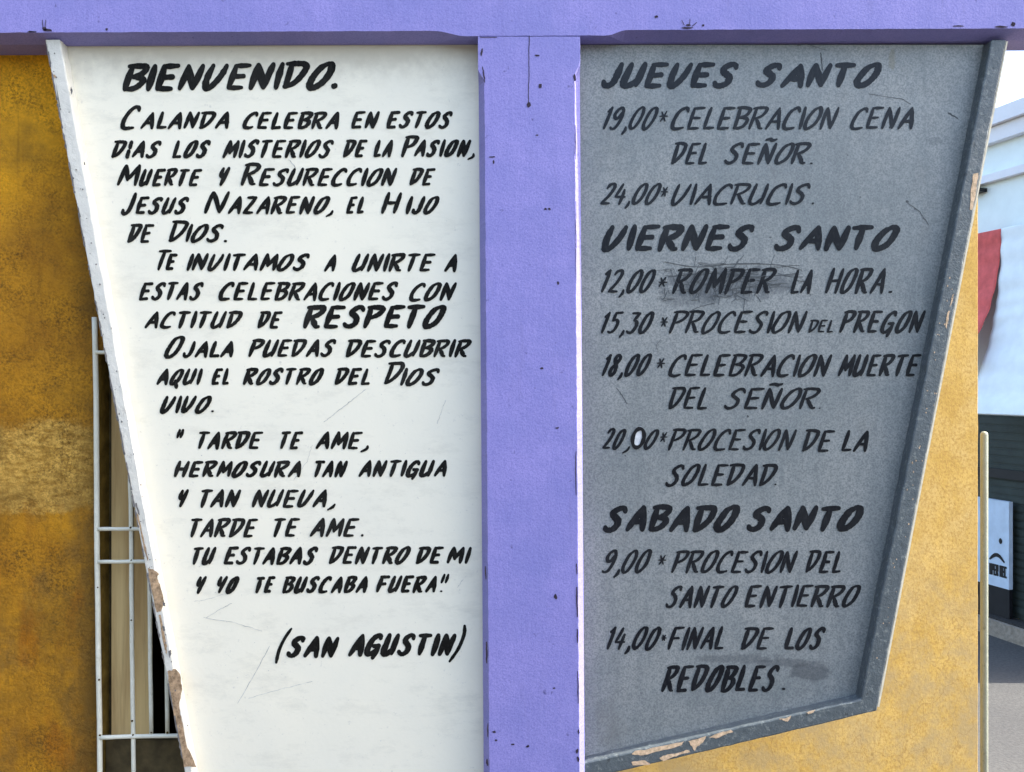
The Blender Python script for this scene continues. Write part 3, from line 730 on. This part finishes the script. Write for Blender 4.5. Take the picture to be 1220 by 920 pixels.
right_lines = [
 ('heading', [("JUEVES", 714, 882, 105, 31, 9.4), ("SANTO", 899, 1052, 104.5, 29.5, 9.6)]),
 ('lettering', [("19,00", 716, 786, 155, 28, RT), ("*", 784, 797, 150, 22, 2.6), ("CELEBRACION", 798, 1001, 154.5, 27.5, RT+.2), ("CENA", 1011, 1094, 154.5, 27, RT+.4)]),
 ('lettering', [("DEL", 798, 850, 196, 26.5, RT+.4), ("SEÑOR", 862, 967, 196, 26, RT+.4), (".", 963, 968, 196, 22, 3)]),
 ('lettering', [("24,00", 714, 789, 244, 26, RT), ("*", 786, 797, 239, 20, 2.6), ("VIACRUCIS", 798, 967, 244.5, 26, RT+.2), (".", 965, 970, 244, 22, 3)]),
 ('heading', [("VIERNES", 715, 901, 299.5, 32, 9.4), ("SANTO", 921, 1073, 299, 30.5, 9.4)]),
 ('lettering', [("12,00", 714, 783, 349, 28, RT), ("*", 783, 796, 346, 20, 2.8), ("ROMPER", 800, 926, 350.5, 31, 5.8), ("LA", 941, 974, 350.5, 29, 5.2), ("HORA", 982, 1060, 350.5, 31, 5.4), (".", 1057, 1063, 350, 24, 4)]),
 ('lettering', [("15,30", 714, 781, 398, 26.5, RT), ("*", 785, 797, 394, 20, 2.6), ("PROCESION", 796, 963, 397.5, 27, RT), ("DEL", 962, 997, 396.5, 15.5, 3.4), ("PREGON", 999, 1104, 397, 27, RT+.6)]),
 ('lettering', [("18,00", 715, 777, 448.5, 27, RT), ("*", 781, 793, 443, 20, 2.6), ("CELEBRACION", 795, 993, 449, 27, RT+.4), ("MUERTE", 997, 1099, 449, 27, RT+.8)]),
 ('lettering', [("DEL", 795, 850, 488, 27, RT+.4), ("SEÑOR", 862, 979, 488, 26, RT+.6), (".", 973, 978, 488, 22, 2.4)]),
 ('lettering', [("20", 717, 747, 535.5, 25, RT-.4), (",", 742, 752, 536, 24, 3.6), ("0", 766, 786, 535.5, 24.5, RT), ("*", 785, 796, 531, 20, 2.4), ("PROCESION", 795, 950, 537, 26, RT), ("DE", 954, 996, 538.5, 26.5, RT+.4), ("LA", 1001, 1041, 538.5, 26, RT+.4)]),
 ('lettering', [("SOLEDAD", 792, 928, 579.5, 26.5, RT+.4), (".", 920, 926, 579, 24, 3.2)]),
 ('heading', [("SABADO", 717, 882, 634, 32, 9.4), ("SANTO", 888, 1030, 633, 30.5, 9.8)]),
 ('lettering', [("9,00", 716, 778, 683, 28, RT), ("*", 783, 795, 677, 20, 2.6), ("PROCESION", 799, 952, 683, 27, RT+.2), ("DEL", 958, 1009, 683, 27, RT+.6)]),
 ('lettering', [("SANTO", 792, 880, 724.5, 27, RT+.6), ("ENTIERRO", 886, 1026, 724, 27, RT+.6)]),
 ('lettering', [("14,00", 720, 789, 774.5, 28, RT+.2), ("*", 787, 795, 766, 12, 2.6), ("FINAL", 794, 870, 774.5, 28, RT+.4), ("DE", 881, 923, 774.5, 27, RT+.6), ("LOS", 933, 985, 774.5, 27, RT+.8)]),
 ('lettering', [("REDOBLES", 787, 931, 824.5, 32, 6.4), (".", 929, 936, 823, 26, 4.6)]),
]
def lay_lines(lines, ink, parent):
    for name, ws in lines:
        bm = None; end = -1e9
        for t in ws:
            text, x0, x1, base, cap, pen = t[:6]
            hd = name == 'heading' or pen > 7.5
            if bm is None or x0 - end > 0.5:
                if bm is not None: fix_normals(bm); link('painted_word', bm, ink, parent)
                bm = bmesh.new()
            word(bm, text, x0, x1, base, cap, pen * (1.0 if hd or ink is INK_G else 1.05), YT, 0.28, t[6] if len(t) > 6 else None, 0.66 if not hd else 0.72, 1.0 if not hd else 0.92)
            end = x1
        fix_normals(bm); link('painted_word', bm, ink, parent)
lay_lines(left_lines, INK, wb)
lay_lines(right_lines, INK_G, gb)

# the corrected figure in the 20,00 line: a white dab with a fresh black 0 over it
bm = bmesh.new()
add_flat(bm, [(760.5 + 7.4*math.cos(t) + 1.8*math.sin(t) + random.uniform(-.5, .5), 521 - 12.6*math.sin(t) + random.uniform(-.5, .5)) for t in [2*PI*k/22 for k in range(22)]], YB - 0.0006)
fix_normals(bm)
link("white_dab", bm, STICK, gb)
bm = bmesh.new()
q = [(760.5 + 6.6*math.cos(t) + 2.0*math.sin(t), 522 - 11.2*math.sin(t)) for t in [2*PI*k/28 for k in range(29)]]
ribbon(bm, q, [4.4 + 0.7*math.sin(i) for i in range(29)], YB - 0.0019)
fix_normals(bm)
link("figure", bm, INK_SOLID, gb)

# scratches, pen scribbles
bm = bmesh.new()
for pts, wd in (([(243, 736), (280, 742), (312, 752)], .7), ([(246, 736), (262, 726), (276, 719)], .7), ([(321, 770), (305, 800), (283, 838)], .8), ([(231, 717), (248, 714), (266, 708)], .5), ([(296, 832), (340, 820), (372, 812)], .5),
                ([(386, 503), (400, 492), (418, 478), (436, 464)], .9), ([(521, 505), (526, 490), (531, 477)], .7), ([(372, 530), (366, 550), (350, 572)], .5), ([(344, 190), (352, 200)], 1.2), ([(545, 700), (552, 690)], .5)):
    q = wob(pts, .5, 8); line('scratch', q, [wd * random.uniform(.5, 1.2) for _ in q], YB - 0.0005, SCRATCH, wpanel)
for k in range(70):
    u, vv = random.uniform(90, 565), random.uniform(60, 900)
    if u > 85 + 0.19 * (vv - 50): speck(bm, u, vv, random.uniform(.3, .9), random.uniform(.3, .9), YB - 0.0005, 0, 6)
flecks('dirt_flecks', bm, SCRATCH, wpanel)
bm = bmesh.new()
for pts, wd in (([(735, 463), (741, 471), (747, 481)], 1.2), ([(787, 404), (782, 412), (784, 420)], .6), ([(1082, 242), (1096, 252), (1106, 268)], .7), ([(950, 55), (960, 52), (985, 60)], .5), ([(1130, 135), (1141, 141)], 1.6), ([(1035, 112), (1075, 118), (1085, 124)], .6),
                ([(978, 63), (979, 76), (980, 84)], 1.4), ([(820, 372), (832, 366), (852, 361)], .9)):
    q = wob(pts, .5, 6); line('scratch', q, [wd * random.uniform(.6, 1.2) for _ in q], YB - 0.0005, SCRATCH_D, gpanel)
for p in ((1081, 240, 2.2, 1.8), (1090, 249, 1.2, 1), (870, 290, 1.4, 1), (1060, 152, 1, 1.4), (1025, 235, 1.5, 1), (891, 496, 1.6, 1.6), (745, 543, 1.2, 1), (853, 536, 1.6, 1.2), (818, 575, 1.4, 1), (918, 283, 2, 1)):
    speck(bm, *p, YB - 0.0005)
for k in range(120):
    u, vv = random.uniform(700, 1165), random.uniform(60, 880)
    if u < 1168 - 0.195 * (vv - 50) and vv < 890 - 0.228 * (u - 700): speck(bm, u, vv, random.uniform(.3, .9), random.uniform(.3, .9), YB - 0.0005, 0, 6)
flecks('dirt_flecks', bm, SCRATCH_D, gpanel)
# the pen scribble round one timetable line
bm = bmesh.new()
for k in range(150):
    u = random.gauss(865, 40); u = min(max(u, 792), 962); vv = random.gauss(337, 12)
    vv = min(max(vv, 311), 366)
    a = random.choice((R(4), R(-6), R(80), R(100), R(75), R(20))) + random.uniform(-.25, .25); ln = random.uniform(4, 17)
    pts = [(u - math.cos(a)*ln, vv + math.sin(a)*ln*.55), (u, vv + random.uniform(-2, 2)), (u + math.cos(a)*ln, vv - math.sin(a)*ln*.55)]
    q = smooth_pts(pts, 4); ribbon(bm, q, [random.uniform(.35, 1.0)]*len(q), YB - 0.0005)
for pts in ([(792, 312), (830, 318), (880, 314), (930, 316), (955, 322)], [(850, 352), (866, 354), (880, 348)], [(796, 330), (850, 326), (900, 330), (950, 326)], [(890, 358), (878, 352)], [(832, 350), (833, 360)], [(848, 352), (850, 358)]):
    q = smooth_pts(pts, 6); ribbon(bm, q, [random.uniform(.8, 1.3)]*len(q), YB - 0.0005)
flecks('pen_scribble', bm, SCRATCH_D, gpanel)

# ------------------------------------------------------------------ the walls behind
YW = 2.602
ox0 = (117 - 610) * K * YW; ox1 = (330 - 610) * K * YW
oz1 = CZ - (418 - 460) * K * YW; oz0 = CZ - (1010 - 460) * K * YW
wall = empty("rendered_wall", (-1.0, 2.64, 0.12), "dirty dark ochre rendered wall with a barred opening, behind the white board", "wall")
bm = bmesh.new()
wx1 = 0.098; yb_ = YW + 0.075
add_box(bm, -6.0, ox0, YW, yb_, 0.12, 3.2)
add_box(bm, ox0, ox1, YW, yb_, oz1, 3.2)
add_box(bm, ox0, ox1, YW, yb_, 0.12, oz0)
add_box(bm, ox1, wx1, YW, yb_, 0.12, 3.2)
link("render_coat", bm, [OCHRE1], wall)
bm = bmesh.new()   # jamb lining of the opening
add_box(bm, ox0 + 0.0, ox0 + 0.004, YW + 0.004, yb_ + 0.004, oz0 + 0.002, oz1 - 0.002)
link("jamb", bm, JAMB, wall)
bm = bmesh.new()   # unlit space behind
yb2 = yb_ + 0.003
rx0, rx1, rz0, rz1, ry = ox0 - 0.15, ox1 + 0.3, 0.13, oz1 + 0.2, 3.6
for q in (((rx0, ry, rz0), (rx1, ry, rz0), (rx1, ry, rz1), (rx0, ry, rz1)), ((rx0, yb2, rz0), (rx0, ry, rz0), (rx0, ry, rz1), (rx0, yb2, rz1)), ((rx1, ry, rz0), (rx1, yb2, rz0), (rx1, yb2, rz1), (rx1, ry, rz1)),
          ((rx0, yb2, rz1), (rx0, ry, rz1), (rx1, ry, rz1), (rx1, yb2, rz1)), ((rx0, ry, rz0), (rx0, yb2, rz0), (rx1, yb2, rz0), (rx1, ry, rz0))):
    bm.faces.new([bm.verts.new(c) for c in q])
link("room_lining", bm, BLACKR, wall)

# tan shutter boards standing in the opening, dark plinth below
yd = YW + 0.04
shx0, shx1 = (121 - 610) * K * yd, (177 - 610) * K * yd
shz0 = CZ - (880 - 460) * K * yd
sh = empty("wooden_shutter", ((shx0 + shx1) / 2, yd + 0.02, shz0), "narrow tan wooden shutter half closed behind the white bars", "shutter")
bm = bmesh.new()
xm = (132 - 610) * K * yd; xn = (158 - 610) * K * yd
add_box(bm, shx0, xm, yd + 0.022, yd + 0.034, shz0, oz1 - 0.004, 1)
add_box(bm, xm + 0.002, xn, yd, yd + 0.03, shz0, oz1 - 0.004, 0)
add_box(bm, xn + 0.003, shx1, yd + 0.004, yd + 0.03, shz0, oz1 - 0.004, 0)
link("leaf", bm, [TAN, DARKW], sh)
bm = bmesh.new()
add_box(bm, ox0 + 0.006, ox1 - 0.002, YW + 0.035, YW + 0.075, oz0 + 0.002, shz0 - 0.003)
o = link("wooden_threshold", bm, DARKW); tag(o, "dark brown plank base under the tan shutter, behind the lowest bars", "plank")

# white iron grille
yg = YW - 0.012
gr = empty("iron_grille", ((150 - 610) * K * yg, yg, 0.5), "cream painted iron grille of thin bars over the opening left of the white board", "grille")
def bar(name, pts, r):
    bm = bmesh.new()
    add_tube(bm, [P(u, v, yg) for u, v in pts], r, 10)
    link(name, bm, BARW, gr, smooth=True)
rb = 2.6 * K * yg
bar("bar", wob([(112.8, 378), (114.5, 470), (115.5, 640), (116.5, 720), (118.5, 860), (119.5, 1000)], .25, 3), rb * 1.2)
bar("bar", wob([(155, 560), (156, 620), (156.6, 700), (157.6, 800), (159, 890), (160, 1000)], .25, 3), rb)
bar("bar", wob([(177.5, 600), (178, 690), (179, 790), (180.2, 874)], .2, 3), rb * .95)
bar("bar", wob([(197, 700), (198.5, 790), (199.5, 875)], .2, 3), rb * .95)
def rail(pts, r):
    bm = bmesh.new(); add_tube(bm, [P(u, v, yg - 0.004) for u, v in pts], r, 10); link("rail", bm, BARW, gr, smooth=True)
rail(wob([(114, 420), (150, 420), (190, 419.6)], .2, 3), rb * .85)
rail(wob([(117, 630.5), (150, 630.2), (230, 630)], .2, 3), rb * .9)
rail(wob([(117, 669.5), (150, 669.2), (230, 669)], .2, 3), rb * .9)
rail(wob([(120, 879), (150, 877.5), (240, 876)], .2, 3), rb * 1.0)
RUST = simple('rust', (0.07, 0.04, 0.01), 0.9, 0.1, 0.3, 80, 0)
for u, v in ((156.4, 739), (157.4, 859), (199.3, 873), (156.6, 668), (119, 876), (158.6, 876), (180.2, 873), (117, 630), (155.8, 629), (126, 878), (116.4, 700), (118, 810)):
    c = P(u, v, yg - rb * 1.0); bm = bmesh.new()
    bmesh.ops.create_icosphere(bm, subdivisions=1, radius=rb * random.uniform(.35, .66), matrix=__import__('mathutils').Matrix.Translation(c))
    link("rust_spot", bm, RUST, gr)

# bright ochre wall, turned a little away, on the right
PA = Vector((0.10, 2.600, 0)); ang = R(14)
wd_ = Vector((math.cos(ang), math.sin(ang), 0)); wn = Vector((math.sin(ang), -math.cos(ang), 0))
kk = 556.5 * K
L2 = (kk * PA.y - PA.x) / (wd_.x - kk * wd_.y)
wall2 = empty("rendered_wall", (0.9, 2.85, 0.0), "bright sunlit ochre rendered wall behind the grey board, beside the street", "wall")
def W(t, n, z): return PA + wd_ * t + wn * n + Vector((0, 0, z))
bm = bmesh.new()
NN = 30
zs = [0.0 + 3.2 * i / 120 for i in range(121)]
secs = []
for z in zs:
    j = 0.0014 * noise.noise(Vector((z * 14, 1, 2))) + 0.0008 * noise.noise(Vector((z * 50, 1, 2)))
    secs.append([W(0, 0, z), W(L2 - 0.006 + j, 0, z), W(L2 + j, -0.006, z), W(L2, -0.16, z), W(0, -0.16, z)])
add_loft(bm, secs)
link("render_coat", bm, OCHRE2, wall2)

# thin post beside the wall's end
yp = PA.y + L2 * wd_.y + 0.06
pz1 = CZ - (514 - 460) * K * yp; px = (1172.5 - 610) * K * yp
bm = bmesh.new()
add_tube(bm, [(px, yp, z) for z in (0.0, 0.4, 0.9, pz1 - 0.012, pz1 - 0.005, pz1 - 0.001, pz1)], [0.0122, 0.0122, 0.0122, 0.0122, 0.0105, 0.006, 0.001], 16)
bm2 = bmesh.new(); bm2.free()
o = link("metal_post", bm, PIPE, None, smooth=True)
tag(o, "thin pale weathered metal post with rounded top at the end of the bright ochre wall", "post")

# ------------------------------------------------------------------ street on the right
bld = empty("shop_building", F(-2, -1, 0), "pale low building with projecting ledges and a dark slatted shutter across the street", "building")
bm = bmesh.new()
fbox(bm, -9, 1.15, -4, 0.0, 0.0, 3.30)
link("wall", bm, PALE, bld)
bm = bmesh.new()
fbox(bm, -9.1, 1.25, -4.05, 0.10, 3.302, 3.40)
fbox(bm, -9.1, 1.22, 0.002, 0.06, 3.20, 3.298)
link("cornice", bm, LEDGE, bld)
bm = bmesh.new()
fbox(bm, -9, 1.15, 0.002, 0.05, 2.95, 3.0)
link("ledge", bm, LEDGE, bld)
bm = bmesh.new()
fbox(bm, -0.40, -0.10, 0.003, 0.07, 2.90, 2.925)
link("bracket", bm, BLACKP, bld)
bm = bmesh.new()
fbox(bm, -2.5, 0.9, 0.002, 0.02, 0.112, 1.60)
for i in range(28):
    fbox(bm, -2.5, 0.9, 0.0205, 0.026, 0.15 + i * 0.05, 0.185 + i * 0.05)
link("shutter", bm, SHOPD, bld)
bm = bmesh.new()
fbox(bm, -2.55, 0.95, 0.03, 0.05, 1.0, 1.06)
link("lintel", bm, BLACKP, bld)

# hanging canvas with a red end, creased across
aw = empty("canvas_awning", F(-0.1, 0.1, 1.4), "creased pale canvas awning with a red end, hung on the pale building", "awning")
def tu(u, n):
    lo, hi = -3.0, 1.2
    for _ in range(50):
        m = (lo + hi) / 2; p = F(m, n, 0)
        if p.x / (K * p.y) + 610 < u: lo = m
        else: hi = m
    return lo
def canvas(t0, t1, z0, z1, seed, nt_=30, nz_=170):
    bm = bmesh.new(); g = []
    for i in range(nt_ + 1):
        row = []
        for k in range(nz_ + 1):
            t = t0 + (t1-t0)*i/nt_; z = z0 + (z1-z0)*k/nz_
            s = (z1 - z) / (z1 - z0)
            n = 0.06 + 0.30 * s ** 2.2 + 0.0028 * math.sin(z * 44 + 3.0 * noise.noise(Vector((t*2, z*3, seed)))) + 0.010 * noise.noise(Vector((t*2.5, z*6, seed)))
            if k == 0: n -= 0.02
            row.append(bm.verts.new(F(t, n, z)))
        g.append(row)
    fs = [bm.faces.new((g[i][k], g[i+1][k], g[i+1][k+1], g[i][k+1])) for i in range(nt_) for k in range(nz_)]
    return bm
TR = tu(1191, 0.07)
link("cloth", canvas(TR + 0.004, 1.1, 1.42, 2.62, 1.0), CANV_W, aw, smooth=True).modifiers.new("thick", "SOLIDIFY").thickness = 0.004
link("red_end", canvas(TR - 0.6, TR, 1.75, 2.62, 2.0), CANV_R, aw, smooth=True).modifiers.new("thick", "SOLIDIFY").thickness = 0.004

# pale blue panel with an arc and lettering, standing against the shutter
nb = empty("notice_panel", F(-0.05, 0.06, 0.112), "pale blue panel with a dark arc and lettering standing under the awning", "sign")
PN = 0.085
PT0, PT1, PZ0, PZ1 = tu(1160, PN), tu(1202, PN), 0.30, 0.86
TA, TB = tu(1179.6, PN), tu(1200.2, PN)
bm = bmesh.new(); fbox(bm, PT0, PT1, 0.055, PN, PZ0, PZ1); link("panel", bm, NOTICE, nb)
bm = bmesh.new(); fbox(bm, PT0, PT1, 0.056, PN - 0.004, 0.112, PZ0 - 0.002); link("foot_board", bm, BLACKP, nb)
def fflat(bm, pts, n):
    f = bm.faces.new([bm.verts.new(F(t, n, z)) for t, z in pts])
def fseg(bm, a, b, wd, n):
    dx, dz = b[0]-a[0], b[1]-a[1]; d = math.hypot(dx, dz); nx, nz = -dz/d*wd/2, dx/d*wd/2; ex, ez = dx/d*wd*.4, dz/d*wd*.4
    fflat(bm, [(a[0]-ex+nx, a[1]-ez+nz), (a[0]-ex-nx, a[1]-ez-nz), (b[0]+ex-nx, b[1]+ez-nz), (b[0]+ex+nx, b[1]+ez+nz)], n)
BL = {'U': [((0,1),(0,0)),((0,0),(1,0)),((1,0),(1,1))], 'P': [((0,0),(0,1)),((0,1),(1,1)),((1,1),(1,.5)),((1,.5),(0,.5))], 'E': [((0,0),(0,1)),((0,1),(1,1)),((0,.5),(.8,.5)),((0,0),(1,0))],
      'R': [((0,0),(0,1)),((0,1),(1,1)),((1,1),(1,.5)),((1,.5),(0,.5)),((.4,.5),(1,0))], 'C': [((1,1),(0,1)),((0,1),(0,0)),((0,0),(1,0))]}
bm = bmesh.new(); t = TA; q = 0; cw = (TB - TA) / 7.75
for ch in "UPER REC":
    if ch != ' ':
        for a, b in BL[ch]:
            q += 1
            fseg(bm, (t + a[0]*cw*.62, .375 + a[1]*.062), (t + b[0]*cw*.62, .375 + b[1]*.062), .013, PN + 0.002 + (q % 6) * .0002)
    t += cw if ch != ' ' else cw * .7
fix = [f.normal_update() for f in bm.faces]
link("lettering", bm, BLACKP, nb)
bm = bmesh.new()
pr_ = [(TA + (TB - TA) * (.0 + .82*k/10), .470 + .035*math.sin(PI*k/10)) for k in range(11)]
for i, (a, b) in enumerate(zip(pr_, pr_[1:])): fseg(bm, a, b, .010 + .014*math.sin(PI*(i+.5)/10), PN + 0.002 + (i % 3) * .0003)
link("emblem", bm, BLACKP, nb)
for ct, cz_, rr in ((TA + (TB-TA)*.62, .60, .016),):
    bm = bmesh.new(); fflat(bm, [(ct + rr*math.cos(2*PI*k/10)*.9, cz_ + rr*1.2*math.sin(2*PI*k/10)) for k in range(10)], PN + 0.002)
    link("blot", bm, BLACKP, nb)
